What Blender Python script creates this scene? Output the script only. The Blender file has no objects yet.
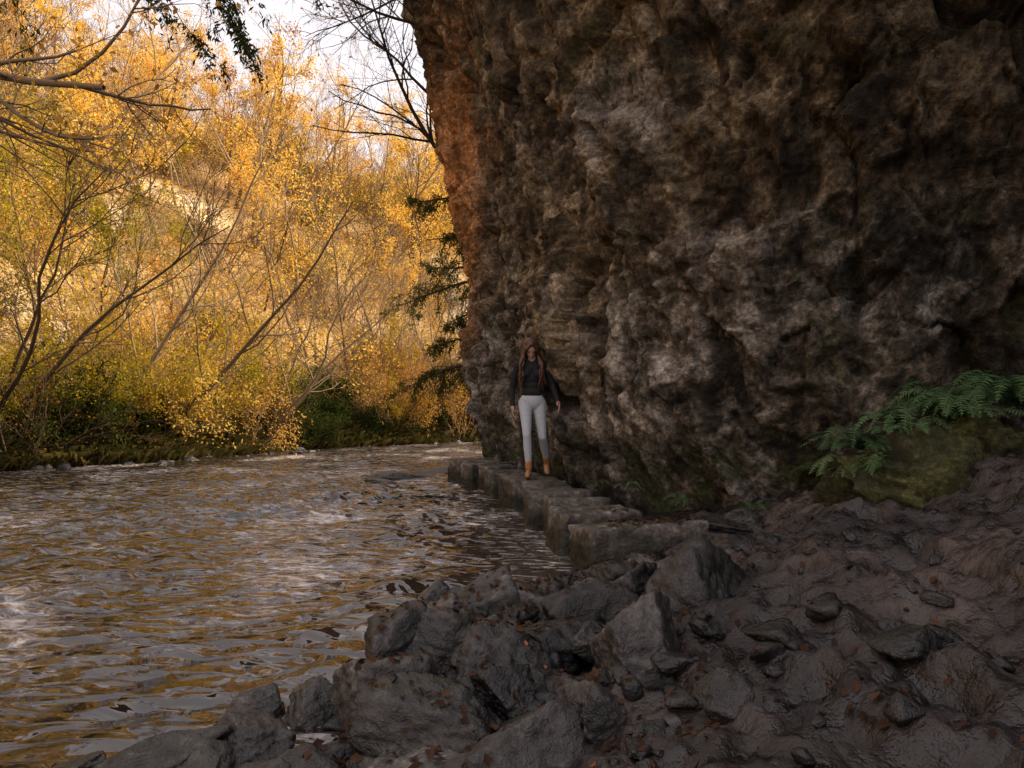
import bpy, bmesh, math, time, numpy as np
from mathutils import Vector, Matrix, Euler
rad=math.radians
D=bpy.data; S=bpy.context.scene; COL=S.collection
T0=time.time()
def tick(s): print('TICK',s,round(time.time()-T0,1))

# ------------------------------------------------------------------ noise
_r=np.random.RandomState(7)
_perm=_r.permutation(256); _perm=np.concatenate([_perm,_perm,_perm])
_g=_r.normal(size=(256,3)); _g/=np.linalg.norm(_g,axis=1)[:,None]
def perlin(x,y,z):
    x=np.asarray(x,float)+100.3;y=np.asarray(y,float)+100.7;z=np.asarray(z,float)+100.1
    x,y,z=np.broadcast_arrays(x,y,z)
    xi=np.floor(x).astype(int);yi=np.floor(y).astype(int);zi=np.floor(z).astype(int)
    xf=x-xi;yf=y-yi;zf=z-zi;xi&=255;yi&=255;zi&=255
    f=lambda t:t*t*t*(t*(t*6-15)+10)
    u,v,w=f(xf),f(yf),f(zf)
    def c(a,b,d):
        h=_perm[_perm[_perm[(xi+a)&255]+((yi+b)&255)]+((zi+d)&255)]
        gg=_g[h]
        return gg[...,0]*(xf-a)+gg[...,1]*(yf-b)+gg[...,2]*(zf-d)
    L=lambda a,b,t:a+(b-a)*t
    return L(L(L(c(0,0,0),c(1,0,0),u),L(c(0,1,0),c(1,1,0),u),v),
             L(L(c(0,0,1),c(1,0,1),u),L(c(0,1,1),c(1,1,1),u),v),w)*1.5
def fbm(x,y,z,o=4,g=.5):
    a=1;s=0;k=1
    for i in range(o):
        s=s+a*perlin(x*k+i*13.1,y*k+i*7.7,z*k+i*3.3);a*=g;k*=2.03
    return s
def ridged(x,y,z,o=4,g=.5):
    a=1;s=0;k=1
    for i in range(o):
        s=s+a*(1-2*np.abs(perlin(x*k+i*11.1,y*k+i*5.7,z*k+i*9.3)));a*=g;k*=2.07
    return s
_cj=_r.rand(256,3);_co=_r.uniform(-1,1,256);_ct=_r.uniform(-1,1,(256,3))
def facets(x,y,z,tilt=.6):
    """fractured-rock field: every Voronoi cell is its own tilted plane"""
    x=x+100;y=y+100;z=z+100
    xi=np.floor(x).astype(int);yi=np.floor(y).astype(int);zi=np.floor(z).astype(int)
    best=np.full(x.shape,9.);sec=np.full(x.shape,9.);val=np.zeros(x.shape)
    for a in (-1,0,1):
        for b in (-1,0,1):
            for c in (-1,0,1):
                h=_perm[_perm[_perm[(xi+a)&255]+((yi+b)&255)]+((zi+c)&255)]
                j=_cj[h];dx=x-(xi+a+j[...,0]);dy=y-(yi+b+j[...,1]);dz=z-(zi+c+j[...,2])
                q=dx*dx+dy*dy+dz*dz;t=_ct[h]
                v=_co[h]+tilt*(t[...,0]*dx+t[...,1]*dy+t[...,2]*dz)
                m=q<best;sec=np.where(m,best,np.minimum(sec,q));val=np.where(m,v,val);best=np.where(m,q,best)
    return val,np.sqrt(sec)-np.sqrt(best)
def sstep(a,b,x):
    t=np.clip((x-a)/(b-a),0,1);return t*t*(3-2*t)
def nramp(f,stops):
    p=[s[0] for s in stops];return np.stack([np.interp(f,p,[s[1][k] for s in stops]) for k in range(3)],-1)
def lerp(a,b,t): return a+(b-a)*t[...,None]

# ------------------------------------------------------------------ mesh helpers
def mesh_from(name,V,groups,mats,smooth=True,col=None):
    me=D.meshes.new(name)
    V=np.asarray(V,dtype=np.float32)
    me.vertices.add(len(V));me.vertices.foreach_set('co',V.ravel())
    loops=np.concatenate([np.asarray(f).ravel() for f,m in groups]).astype(np.int32)
    tot=np.concatenate([np.full(len(f),np.asarray(f).shape[1]) for f,m in groups]).astype(np.int32)
    mi=np.concatenate([np.full(len(f),m) for f,m in groups]).astype(np.int32)
    st=np.concatenate([[0],np.cumsum(tot)[:-1]]).astype(np.int32)
    me.loops.add(len(loops));me.loops.foreach_set('vertex_index',loops)
    me.polygons.add(len(tot));me.polygons.foreach_set('loop_start',st)
    try: me.polygons.foreach_set('loop_total',tot)
    except Exception: pass
    me.polygons.foreach_set('material_index',mi)
    me.polygons.foreach_set('use_smooth',np.full(len(tot),smooth))
    for m in mats: me.materials.append(m)
    me.update(calc_edges=True)
    if col is not None:
        c=np.concatenate([np.clip(col,0,1).reshape(-1,3),np.ones((len(V),1))],1).astype(np.float32)
        a=me.color_attributes.new('albedo','FLOAT_COLOR','POINT');a.data.foreach_set('color',c.ravel())
    return me
def obj(name,me,parent=None,loc=(0,0,0),rot=(0,0,0),sc=(1,1,1)):
    o=D.objects.new(name,me);COL.objects.link(o)
    o.location=loc;o.rotation_euler=rot;o.scale=sc
    if parent: o.parent=parent
    return o
def grid_faces(nu,nv):
    i=np.arange(nu-1)[:,None]*nv+np.arange(nv-1)[None,:]
    i=i.ravel()
    return np.stack([i,i+nv,i+nv+1,i+1],1)
def axis(lo,dlo,dhi,hi,step,g=1.045,cap=2.0):
    a=list(np.arange(dlo,dhi,step));s=step;x=a[-1]
    while x<hi: s=min(s*g,cap);x+=s;a.append(x)
    b=[];s=step;x=dlo
    while x>lo: s=min(s*g,cap);x-=s;b.append(x)
    return np.array(b[::-1]+a)

# ------------------------------------------------------------------ materials
def newmat(name):
    m=D.materials.new(name);m.use_nodes=True
    nt=m.node_tree;nt.nodes.clear()
    out=nt.nodes.new('ShaderNodeOutputMaterial')
    return m,nt,out
def N(nt,t,**k):
    n=nt.nodes.new(t)
    for a,b in k.items(): setattr(n,a,b)
    return n
def noise(nt,co,scale,detail=4,rough=.6,dist=0.):
    n=N(nt,'ShaderNodeTexNoise');n.inputs['Scale'].default_value=scale
    n.inputs['Detail'].default_value=detail;n.inputs['Roughness'].default_value=rough
    n.inputs['Distortion'].default_value=dist
    nt.links.new(co,n.inputs['Vector']);return n.outputs['Fac']
def mapping(nt,co,scale):
    n=N(nt,'ShaderNodeMapping');n.inputs['Scale'].default_value=scale
    nt.links.new(co,n.inputs['Vector']);return n.outputs['Vector']
def ramp(nt,fac,stops):
    r=N(nt,'ShaderNodeValToRGB');e=r.color_ramp.elements
    while len(e)<len(stops): e.new(.5)
    for k,(p,c) in enumerate(stops):
        e[k].position=p;e[k].color=(c[0],c[1],c[2],1)
    nt.links.new(fac,r.inputs['Fac']);return r.outputs['Color']
def gray(v): return (v,v,v)
def mixc(nt,fac,a,b,mode='MIX'):
    m=N(nt,'ShaderNodeMix',data_type='RGBA',blend_type=mode)
    for s,v in ((m.inputs[0],fac),(m.inputs[6],a),(m.inputs[7],b)):
        if hasattr(v,'links'): nt.links.new(v,s)
        elif isinstance(v,(int,float)): s.default_value=v
        else: s.default_value=(v[0],v[1],v[2],1)
    return m.outputs[2]
def bump(nt,h,strength,dist,prev=None):
    b=N(nt,'ShaderNodeBump');b.inputs['Strength'].default_value=strength
    b.inputs['Distance'].default_value=dist;nt.links.new(h,b.inputs['Height'])
    return b.outputs['Normal']
def math_(nt,op,a,b=0.,c=None):
    m=N(nt,'ShaderNodeMath',operation=op)
    for s,v in ((m.inputs[0],a),(m.inputs[1],b)):
        if hasattr(v,'links'): nt.links.new(v,s)
        else: s.default_value=v
    if c is not None: m.inputs[2].default_value=c
    return m.outputs[0]

def rock_mat(name,dark,mid,light,moss=.0,rough=.6,scale=1.,spec=.4,damp=False):
    m,nt,out=newmat(name)
    geo=N(nt,'ShaderNodeNewGeometry');P=geo.outputs['Position'];oi=N(nt,'ShaderNodeObjectInfo')
    n1=noise(nt,P,3*scale,2,.65);n2=noise(nt,P,17*scale,5,.76)
    c=ramp(nt,n1,[(.3,dark),(.5,mid),(.7,light)])
    c2=ramp(nt,n2,[(.36,gray(.3)),(.5,gray(.8)),(.58,gray(1.2)),(.68,gray(2.6))])
    c=mixc(nt,.9,c,c2,'MULTIPLY')
    c=mixc(nt,1.,c,ramp(nt,oi.outputs['Random'],[(0,(.5,.48,.49)),(.5,(.95,.92,.9)),(1,(1.8,1.75,1.7))] if not damp else [(0,gray(.85)),(1,gray(1.15))]),'MULTIPLY')
    if damp: # wet, algae-dark band just above the water line
        sp=N(nt,'ShaderNodeSeparateXYZ');nt.links.new(P,sp.inputs[0])
        z=math_(nt,'ADD',sp.outputs['Z'],math_(nt,'MULTIPLY',n1,.18))
        c=mixc(nt,1.,c,ramp(nt,z,[(.22,(.22,.24,.18)),(.38,(1,1,1))]),'MULTIPLY')
    if moss>0:
        sep=N(nt,'ShaderNodeSeparateXYZ');nt.links.new(geo.outputs['Normal'],sep.inputs[0])
        f=math_(nt,'MULTIPLY',sep.outputs['Z'],noise(nt,P,3.5,3,.7))
        f=ramp(nt,f,[(.42,gray(0)),(.56,gray(moss))])
        c=mixc(nt,f,c,mixc(nt,.8,(.055,.06,.02),c2,'MULTIPLY'))
    b=N(nt,'ShaderNodeBsdfPrincipled');nt.links.new(c,b.inputs['Base Color'])
    r=ramp(nt,n1,[(.35,gray(rough-.2)),(.65,gray(rough+.15))])
    nt.links.new(r,b.inputs['Roughness']);b.inputs['Specular IOR Level'].default_value=spec
    nt.links.new(bump(nt,n2,.8,.03),b.inputs['Normal']);nt.links.new(b.outputs[0],out.inputs[0])
    return m

def vcol_mat(name,scale,bd,rlo,rhi,spec,hi=1.7,lo=.35,det=4,ro=.74):
    m,nt,out=newmat(name)
    geo=N(nt,'ShaderNodeNewGeometry');P=geo.outputs['Position']
    at=N(nt,'ShaderNodeAttribute',attribute_name='albedo')
    n=noise(nt,P,scale,det,ro)
    c=mixc(nt,.85,at.outputs['Color'],ramp(nt,n,[(.34,gray(lo)),(.5,gray(.95)),(.68,gray(hi))]),'MULTIPLY')
    b=N(nt,'ShaderNodeBsdfPrincipled');nt.links.new(c,b.inputs['Base Color'])
    nt.links.new(ramp(nt,n,[(.35,gray(rlo)),(.62,gray(rhi))]),b.inputs['Roughness'])
    b.inputs['Specular IOR Level'].default_value=spec
    nt.links.new(bump(nt,n,1.,bd),b.inputs['Normal']);nt.links.new(b.outputs[0],out.inputs[0])
    return m

def water_mat():
    m,nt,out=newmat('river_water_mat')
    geo=N(nt,'ShaderNodeNewGeometry');P=geo.outputs['Position']
    b=N(nt,'ShaderNodeBsdfPrincipled')
    foam_glint=noise(nt,mapping(nt,P,(.7,1.6,1)),9,4,.78,.6)
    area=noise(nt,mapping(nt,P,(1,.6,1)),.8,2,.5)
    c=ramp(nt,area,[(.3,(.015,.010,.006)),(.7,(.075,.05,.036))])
    f=ramp(nt,math_(nt,'MULTIPLY',foam_glint,area),[(.27,gray(0)),(.33,gray(.32)),(.40,gray(.9))])
    c=mixc(nt,f,c,(.74,.68,.66))  # foam flecks that also paint pale sky sheen and glints into the water colour
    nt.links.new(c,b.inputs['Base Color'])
    b.inputs['Roughness'].default_value=.03;b.inputs['IOR'].default_value=1.55
    b.inputs['Specular IOR Level'].default_value=1.0
    w1=noise(nt,mapping(nt,P,(.9,2.1,1)),3.6,1.5,.55,.5)
    nt.links.new(bump(nt,w1,1.,.15),b.inputs['Normal']);nt.links.new(b.outputs[0],out.inputs[0])
    return m

def leaf_mat(name,cols,trans=.5):
    m,nt,out=newmat(name)
    geo=N(nt,'ShaderNodeNewGeometry');oi=N(nt,'ShaderNodeObjectInfo')
    f=math_(nt,'ADD',math_(nt,'MULTIPLY',geo.outputs['Random Per Island'],.5),math_(nt,'MULTIPLY',oi.outputs['Random'],.5))
    k=len(cols);c=ramp(nt,f,[(.15+.7*i/(k-1),q) for i,q in enumerate(cols)])
    d=N(nt,'ShaderNodeBsdfDiffuse');t=N(nt,'ShaderNodeBsdfTranslucent')
    nt.links.new(c,d.inputs[0]);nt.links.new(c,t.inputs[0])
    mx=N(nt,'ShaderNodeMixShader');mx.inputs[0].default_value=trans
    nt.links.new(d.outputs[0],mx.inputs[1]);nt.links.new(t.outputs[0],mx.inputs[2])
    nt.links.new(mx.outputs[0],out.inputs[0]);return m
def plain(name,c1,c2,scale,rough=.8,bd=.01,sp=.3):
    m,nt,out=newmat(name);co=N(nt,'ShaderNodeTexCoord').outputs['Object']
    n=noise(nt,co,scale,3,.65)
    b=N(nt,'ShaderNodeBsdfPrincipled');nt.links.new(ramp(nt,n,[(.3,c1),(.7,c2)]),b.inputs['Base Color'])
    b.inputs['Roughness'].default_value=rough;b.inputs['Specular IOR Level'].default_value=sp
    nt.links.new(bump(nt,n,.5,bd),b.inputs['Normal']);nt.links.new(b.outputs[0],out.inputs[0]);return m
def bark(name,c1,c2):
    m,nt,out=newmat(name);oi=N(nt,'ShaderNodeObjectInfo')
    b=N(nt,'ShaderNodeBsdfDiffuse');nt.links.new(ramp(nt,oi.outputs['Random'],[(.1,c1),(.9,c2)]),b.inputs[0])
    nt.links.new(b.outputs[0],out.inputs[0]);return m

M_cliff=vcol_mat('limestone_cliff_mat',20,.05,.6,.9,.20,2.1,.28)
M_ground=vcol_mat('ground_mat',11,.035,.22,.75,.5,1.8,.35,4,.66)
M_water=water_mat()
M_rock=rock_mat('wet_boulder_mat',(.013,.0125,.013),(.036,.033,.033),(.090,.083,.079),moss=.25,rough=.36,spec=.6)
M_step=rock_mat('stepping_stone_mat',(.05,.042,.035),(.12,.102,.088),(.25,.218,.19),moss=.3,rough=.46,damp=True)
M_moss=rock_mat('mossy_rock_mat',(.028,.03,.012),(.065,.068,.022),(.12,.12,.04),moss=.9,rough=.85,scale=1.6)
M_bark=bark('bark_mat',(.12,.08,.05),(.36,.26,.16))
M_bark2=bark('dark_bark_mat',(.04,.03,.022),(.09,.065,.05))
M_gold=leaf_mat('golden_leaf_mat',[(.55,.28,.02),(.88,.54,.06),(.95,.70,.19),(.84,.40,.04)])
M_olive=leaf_mat('olive_leaf_mat',[(.08,.09,.010),(.32,.28,.02),(.64,.47,.035),(.40,.21,.02)])
M_orange=leaf_mat('rust_leaf_mat',[(.26,.11,.02),(.60,.30,.05),(.80,.48,.12)])
M_green=leaf_mat('green_leaf_mat',[(.02,.034,.009),(.055,.075,.016),(.13,.14,.028)],.35)
M_yew=leaf_mat('yew_needle_mat',[(.02,.028,.008),(.05,.06,.015),(.10,.10,.03)],.25)
M_fern=leaf_mat('fern_mat',[(.05,.09,.04),(.10,.17,.075),(.17,.23,.11)],.35)
M_grass=leaf_mat('dry_grass_mat',[(.025,.03,.008),(.07,.065,.018),(.17,.12,.04)],.3)

# ------------------------------------------------------------------ river outline and terrain
RC=np.array([(-2,-80),(-1.2,-6),(-.75,1),(-.62,2.3),(-.55,3.3),(-.3,4.1),(.35,4.8),(.75,5.2),(1.15,6.5),(1.25,8),(.85,10),(-.3,13.2),(.8,18),(5,22),(14,24.5),(60,22)],float)
LC=np.array([(-13,-80),(-12.5,-6),(-11.5,6),(-9.9,13.4),(-7.8,16),(-6.2,20.7),(-1.5,26),(4,29),(14,31),(60,31)],float)
def dist_chain(x,y,C):
    best=np.full(np.shape(x),1e9)
    for (ax,ay),(bx,by) in zip(C[:-1],C[1:]):
        dx,dy=bx-ax,by-ay;t=np.clip(((x-ax)*dx+(y-ay)*dy)/(dx*dx+dy*dy),0,1)
        best=np.minimum(best,np.hypot(x-ax-t*dx,y-ay-t*dy))
    return best
POLY=np.concatenate([RC,LC[::-1]])
def inside(x,y):
    c=np.zeros(np.shape(x),bool);n=len(POLY);j=n-1
    for i in range(n):
        xi,yi=POLY[i];xj,yj=POLY[j]
        cond=((yi>y)!=(yj>y))&(x<(xj-xi)*(y-yi)/((yj-yi)+1e-12)+xi);c^=cond;j=i
    return c
def height(x,y,detail=True):
    x=np.asarray(x,float);y=np.asarray(y,float)
    wob=.12*fbm(x*1.3,y*1.3,0,3)
    dR=dist_chain(x,y,RC);dL=dist_chain(x,y,LC);ins=inside(x,y)
    d=np.minimum(dR,dL)
    river=-np.minimum(.45,.22*d)-.02
    t=x-1.0-.35*np.maximum(0,y-4)
    soft=np.log1p(np.exp(np.clip(t*4,-20,20)))/4
    zr=.04*sstep(0,.2,dR)+.15*sstep(.5,1.5,dR)+.03*np.minimum(dR,3)+.26*np.minimum(soft,5)
    if detail:
        near=np.exp(-((np.maximum(0,np.hypot(x-1.5,y-4)-5))/6)**2)
        det=.07*fbm(x*2.2,y*2.2,3.3,4,.55)+.05*(ridged(x*2.6+y,y*1.3-x*.4,8.8,3,.55)-.5)+.026*fbm(x*9,y*9,1.7,3,.55)
        det+=.06*np.sin((x*1.0-y*.35)*5+1.8*fbm(x*.8,y*.8,5,2))*sstep(.9,1.8,x)*sstep(6,4.5,y)
        foot=np.maximum(0,perlin(x*6,y*3.2,4.4)-.15);det-=.18*foot
        zr=zr+det*near*sstep(0,1.0,dR)+.1*fbm(x*.5,y*.5,2,3)*(1-near)
    e=dL+wob
    steep=1+.18*fbm(x*.03,y*.03,9,3)
    zl=.45*sstep(0,1.0,e)+.26*np.minimum(e,5)+.80*np.maximum(0,e-4)*steep
    zl=36*(1-np.exp(-zl/36*1.15))
    zl=zl+(.25*fbm(x*.4,y*.4,1,4)+1.6*fbm(x*.07,y*.07,4,3))*sstep(0,8,dL)
    out=np.where(dR<dL,zr,zl)
    return np.where(ins,river,out)
xs=axis(-260,-1.2,4.6,160,.024,1.055,3.);ys=axis(-60,1.4,7.0,300,.024,1.055,3.)
X,Y=np.meshgrid(xs,ys,indexing='ij')
Z=height(X,Y)
n1=fbm(X*1.2,Y*1.2,Z,5,.6)
mud=nramp(n1,[(-.6,(.010,.0075,.007)),(0,(.026,.0195,.017)),(.6,(.062,.046,.039))])
lit=nramp(fbm(X*.25,Y*.25,0,6,.6),[(-.7,(.14,.075,.015)),(-.15,(.42,.23,.055)),(.3,(.64,.41,.15)),(.75,(.82,.66,.40))])
bank=nramp(n1,[(-.5,(.02,.02,.008)),(.5,(.08,.06,.022))])
far=lerp(bank,lit,sstep(1.2,3.5,Z))
dR=dist_chain(X,Y,RC);dL=dist_chain(X,Y,LC)
colg=lerp(mud,far,((dL<dR)|inside(X,Y)).astype(float))
obj('ground',mesh_from('ground',np.stack([X,Y,Z],-1).reshape(-1,3),[(grid_faces(len(xs),len(ys)),0)],[M_ground],True,colg))
tick('ground')

xw=axis(-16,-5,1.6,60,.035,1.03,.5);yw=axis(-60,1.4,10,34,.035,1.02,.5)
X,Y=np.meshgrid(xw,yw,indexing='ij')
u=X+.35*Y;v=Y-.25*X
calm=sstep(-.7,-.1,X)*sstep(3.9,4.6,Y)*sstep(11,9,Y)
calm=np.maximum(calm,sstep(-1.4,-.8,X)*sstep(3.0,2.6,Y))
amp=(.066*(.65+.6*fbm(X*.35,Y*.35,2,2)))*(1-.8*calm)
Z=amp*(perlin(u*1.7,v*3.5,.5)+.6*perlin(u*3.4,v*7.6,3.1)+.35*ridged(u*2.2,v*5.0,7,2))
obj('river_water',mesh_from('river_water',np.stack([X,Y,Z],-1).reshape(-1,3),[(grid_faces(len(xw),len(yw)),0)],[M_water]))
tick('water')
# ------------------------------------------------------------------ cliff
CB=np.array([(60,19),(30,20),(14,20.5),(6,18.6),(2.4,16.6),(.3,14.9),(-.5,13.1),(.25,11.4),(.75,10),(1.1,8.6),(1.45,7.3),(2.0,6.5),(2.9,6.05),(3.9,5.7),(5.2,5),(7,3.3),(8.6,0),(9.5,-5),(14,-14),(40,-30)],float)
seg=np.hypot(*np.diff(CB,axis=0).T);cum=np.concatenate([[0],np.cumsum(seg)])
sv=axis(0,cum[5]+.3,cum[14]-.2,cum[-1],.021,1.06,1.2);sv=sv[(sv>=0)&(sv<=cum[-1])]
uu=np.linspace(0,cum[-1],4000);ux=np.interp(uu,cum,CB[:,0]);uy=np.interp(uu,cum,CB[:,1])
du=uu[1]-uu[0];kk=np.arange(-60,61);ker=np.exp(-.5*(kk*du/.38)**2);ker/=ker.sum()
pad=lambda a:np.concatenate([a[0]+(a[0]-a[1:61][::-1]),a,a[-1]+(a[-1]-a[-61:-1][::-1])])
ux=np.convolve(pad(ux),ker,'valid');uy=np.convolve(pad(uy),ker,'valid')
tx=np.gradient(ux);ty=np.gradient(uy);ln=np.hypot(tx,ty);tx/=ln;ty/=ln
bx=np.interp(sv,uu,ux);by=np.interp(sv,uu,uy);nx=np.interp(sv,uu,ty);ny=np.interp(sv,uu,-tx)
if nx[np.argmin(np.abs(sv-cum[8]))]>0: nx,ny=-nx,-ny
H=10.6
zv=np.concatenate([np.arange(-.3,5.2,.021),np.arange(5.2,8.8,.03),np.arange(8.8,H,.15)])
SX,ZZ=np.meshgrid(sv,zv,indexing='ij')
BX=bx[:,None]+0*ZZ;BY=by[:,None]+0*ZZ;NX=nx[:,None]+0*ZZ;NY=ny[:,None]+0*ZZ
over=.10*np.minimum(ZZ,2)+.15*np.clip(ZZ-2,0,8)-.5*np.maximum(ZZ-9.3,0)**1.2
under=-.42*np.exp(-((ZZ-.15)/.5)**2)*sstep(9.0,7.0,BY)*sstep(0,2,BY)
a_,b_=BX,BY
wx=.20*fbm(a_*1.3,b_*1.3,ZZ*1.1,3,.55);wz=.20*fbm(a_*1.3+9,b_*1.3,ZZ*1.1+4,3,.55)
d=.50*fbm(a_*.33,b_*.33,ZZ*.14,2,.5)
d+=.22*(ridged(a_*.7+ZZ*.14+wx,b_*.7,ZZ*.20+wz,2,.5)-.4)
f1,e1=facets(a_*1.05+wx+ZZ*.2,b_*1.05+wz,ZZ*.50+wz,1.0);d+=.10*f1-.06*np.exp(-(e1/.05)**2)
f2,e2=facets(a_*2.7+wx*2,b_*2.7+wz*2,ZZ*1.8+wx*2,1.0);d+=.042*f2-.025*np.exp(-(e2/.06)**2)
f3,e3=facets(a_*7+wx*5,b_*7,ZZ*5.2+wz*5,1.2);d+=.020*f3
d+=.05*(ridged(a_*2.2+wx,b_*2.2,ZZ*.9+wz,3,.55)-.4)
d+=.030*fbm(a_*6,b_*6,ZZ*5,4,.7)+.018*ridged(a_*10,b_*10,ZZ*8,2,.6)
pit=np.maximum(0,perlin(a_*1.9+5,b_*1.9,ZZ*1.1)-.32);d-=.6*pit
pit2=np.maximum(0,perlin(a_*4.6+5,b_*4.6,ZZ*3.4)-.34);d-=.34*pit2
sg=cum[9]+.5+.09*ZZ+.3*perlin(ZZ*.5,3.3,1)
d-=.45*np.exp(-((SX-sg)/.2)**2)*sstep(.8,3,ZZ)
sg=cum[8]+.3+.05*ZZ+.3*perlin(ZZ*.6,1.3,1)
d-=.25*np.exp(-((SX-sg)/.12)**2)*sstep(1.8,4,ZZ)
d*=np.clip(.35+ZZ*.4,.35,1)
d=np.clip(d,-1.6,1.1)
tot=over+under+d-.04
VX=BX+NX*tot;VY=BY+NY*tot
VZ=ZZ+.04*fbm(a_*3,b_*3,ZZ*3,2)
big=fbm(VX*.55,VY*.55,VZ*.5,3,.55);mid=fbm(VX*2.8,VY*2.8,VZ*2.3,5,.72)+.2*f2+.12*f3;st=fbm(VX*3.2,VY*3.2,VZ*.4,4,.6)
brown=nramp(mid,[(-.9,(.022,.015,.008)),(-.3,(.070,.048,.027)),(.2,(.150,.106,.061)),(.9,(.34,.26,.165))])
grey=nramp(mid,[(-.9,(.028,.024,.019)),(-.3,(.085,.071,.058)),(.2,(.19,.163,.136)),(.9,(.48,.43,.375))])
c=lerp(grey,brown,sstep(-.45,.40,(VZ-2.6)*.22+big*.8))
c*=np.interp(st,[-.8,-.2,.2,.8],[.4,.8,1.05,1.35])[...,None]
pale=sstep(.15,.7,fbm(VX*.8+4,VY*.8,VZ*.8,4,.6)+.22-np.abs(VZ-2.4)*.12)*sstep(3.6,1.6,VX)
c=lerp(c,c*.6+np.array([.20,.178,.163])*np.interp(mid,[-.8,.8],[.2,1.3])[...,None],pale*.7)
ox=np.hypot((VX+1.25)*.9,(VZ-4.7)*.26)+.28*st
c=lerp(c,np.array([.64,.28,.10])*np.interp(mid,[-.8,.8],[.55,1.4])[...,None],.8*sstep(.95,.2,ox)*sstep(8,11,VY))
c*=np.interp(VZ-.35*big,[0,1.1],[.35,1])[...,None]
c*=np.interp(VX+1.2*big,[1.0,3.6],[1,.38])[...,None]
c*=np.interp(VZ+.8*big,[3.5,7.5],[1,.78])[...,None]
moss=sstep(.30,.7,fbm(VX*1.3,VY*1.3,VZ*1.3,4,.65));c=lerp(c,np.array([.055,.053,.024])+0*c,moss*.55)
moss=sstep(.0,.5,fbm(VX*2.3,VY*2.3,VZ*2.3,4,.65))*sstep(1.2,.3,VZ);c=lerp(c,np.array([.042,.054,.016])+0*c,moss*.8)
cx,cy=26,6
rows=[];last=np.stack([VX[:,-1],VY[:,-1],VZ[:,-1]],-1)
for t in (.03,.08,.16,.3,.5,.75,1.):
    r=last.copy();r[:,0]+= (cx-r[:,0])*t;r[:,1]+=(cy-r[:,1])*t;r[:,2]+=.4+5*t+ .5*fbm(r[:,0]*.3,r[:,1]*.3,0,3);rows.append(r)
G=np.concatenate([np.stack([VX,VY,VZ],-1)]+[r[:,None,:] for r in rows],1)
CC=np.concatenate([c]+[c[:,-1:,:]]*len(rows),1)
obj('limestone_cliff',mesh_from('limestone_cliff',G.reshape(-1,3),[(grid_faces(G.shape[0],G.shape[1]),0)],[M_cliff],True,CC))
tick('cliff')
# ------------------------------------------------------------------ rocks
_ico={}
def ico(sub):
    if sub not in _ico:
        bm=bmesh.new();bmesh.ops.create_icosphere(bm,subdivisions=sub,radius=1)
        v=np.array([q.co[:] for q in bm.verts]);f=np.array([[w.index for w in q.verts] for q in bm.faces]);bm.free();_ico[sub]=(v,f)
    return _ico[sub]
def rock_verts(rng,size,sub=5,box=0.,rough=.05):
    v,f=ico(sub)
    n=rng.randint(9,14);P=rng.normal(size=(n,3));P/=np.linalg.norm(P,axis=1)[:,None]
    dd=rng.uniform(.58,1.0,n)
    if box>0:
        A=np.array([(1,0,0),(-1,0,0),(0,1,0),(0,-1,0),(0,0,1),(0,0,-1)],float)+rng.normal(size=(6,3))*.06
        A/=np.linalg.norm(A,axis=1)[:,None];P=np.concatenate([A,P*1]);dd=np.concatenate([np.full(6,.72),np.maximum(dd,.85)*box])
    dot=v@P.T;q=np.where(dot>.05,dd[None]/np.maximum(dot,.05),1e3)
    k=48.;r=-np.log(np.exp(-k*np.minimum(q,3)).sum(1))/k
    r=np.clip(r,.3,1.45);w=v*r[:,None]
    o=rng.uniform(0,50,3)
    st=ridged(w[:,0]*2.2+o[0],w[:,1]*2.2,w[:,2]*4+o[2],4,.62)
    w=w*(1+rough*fbm(w[:,0]*1.6+o[0],w[:,1]*1.6+o[1],w[:,2]*1.6+o[2],3)[:,None]+rough*.8*(st[:,None]-.5))
    return w*np.array(size)[None],f
def rotz(w,a):
    c,s=math.cos(a),math.sin(a);return w@np.array([[c,-s,0],[s,c,0],[0,0,1]]).T
def rock(name,loc,size,seed,mat,rz=0,tilt=(0,0),sub=5,box=0.,rough=.05):
    rng=np.random.RandomState(seed);w,f=rock_verts(rng,size,sub,box,rough)
    return obj(name,mesh_from(name,w,[(f,0)],[mat]),loc=loc,rot=(tilt[0],tilt[1],rz))
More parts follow.
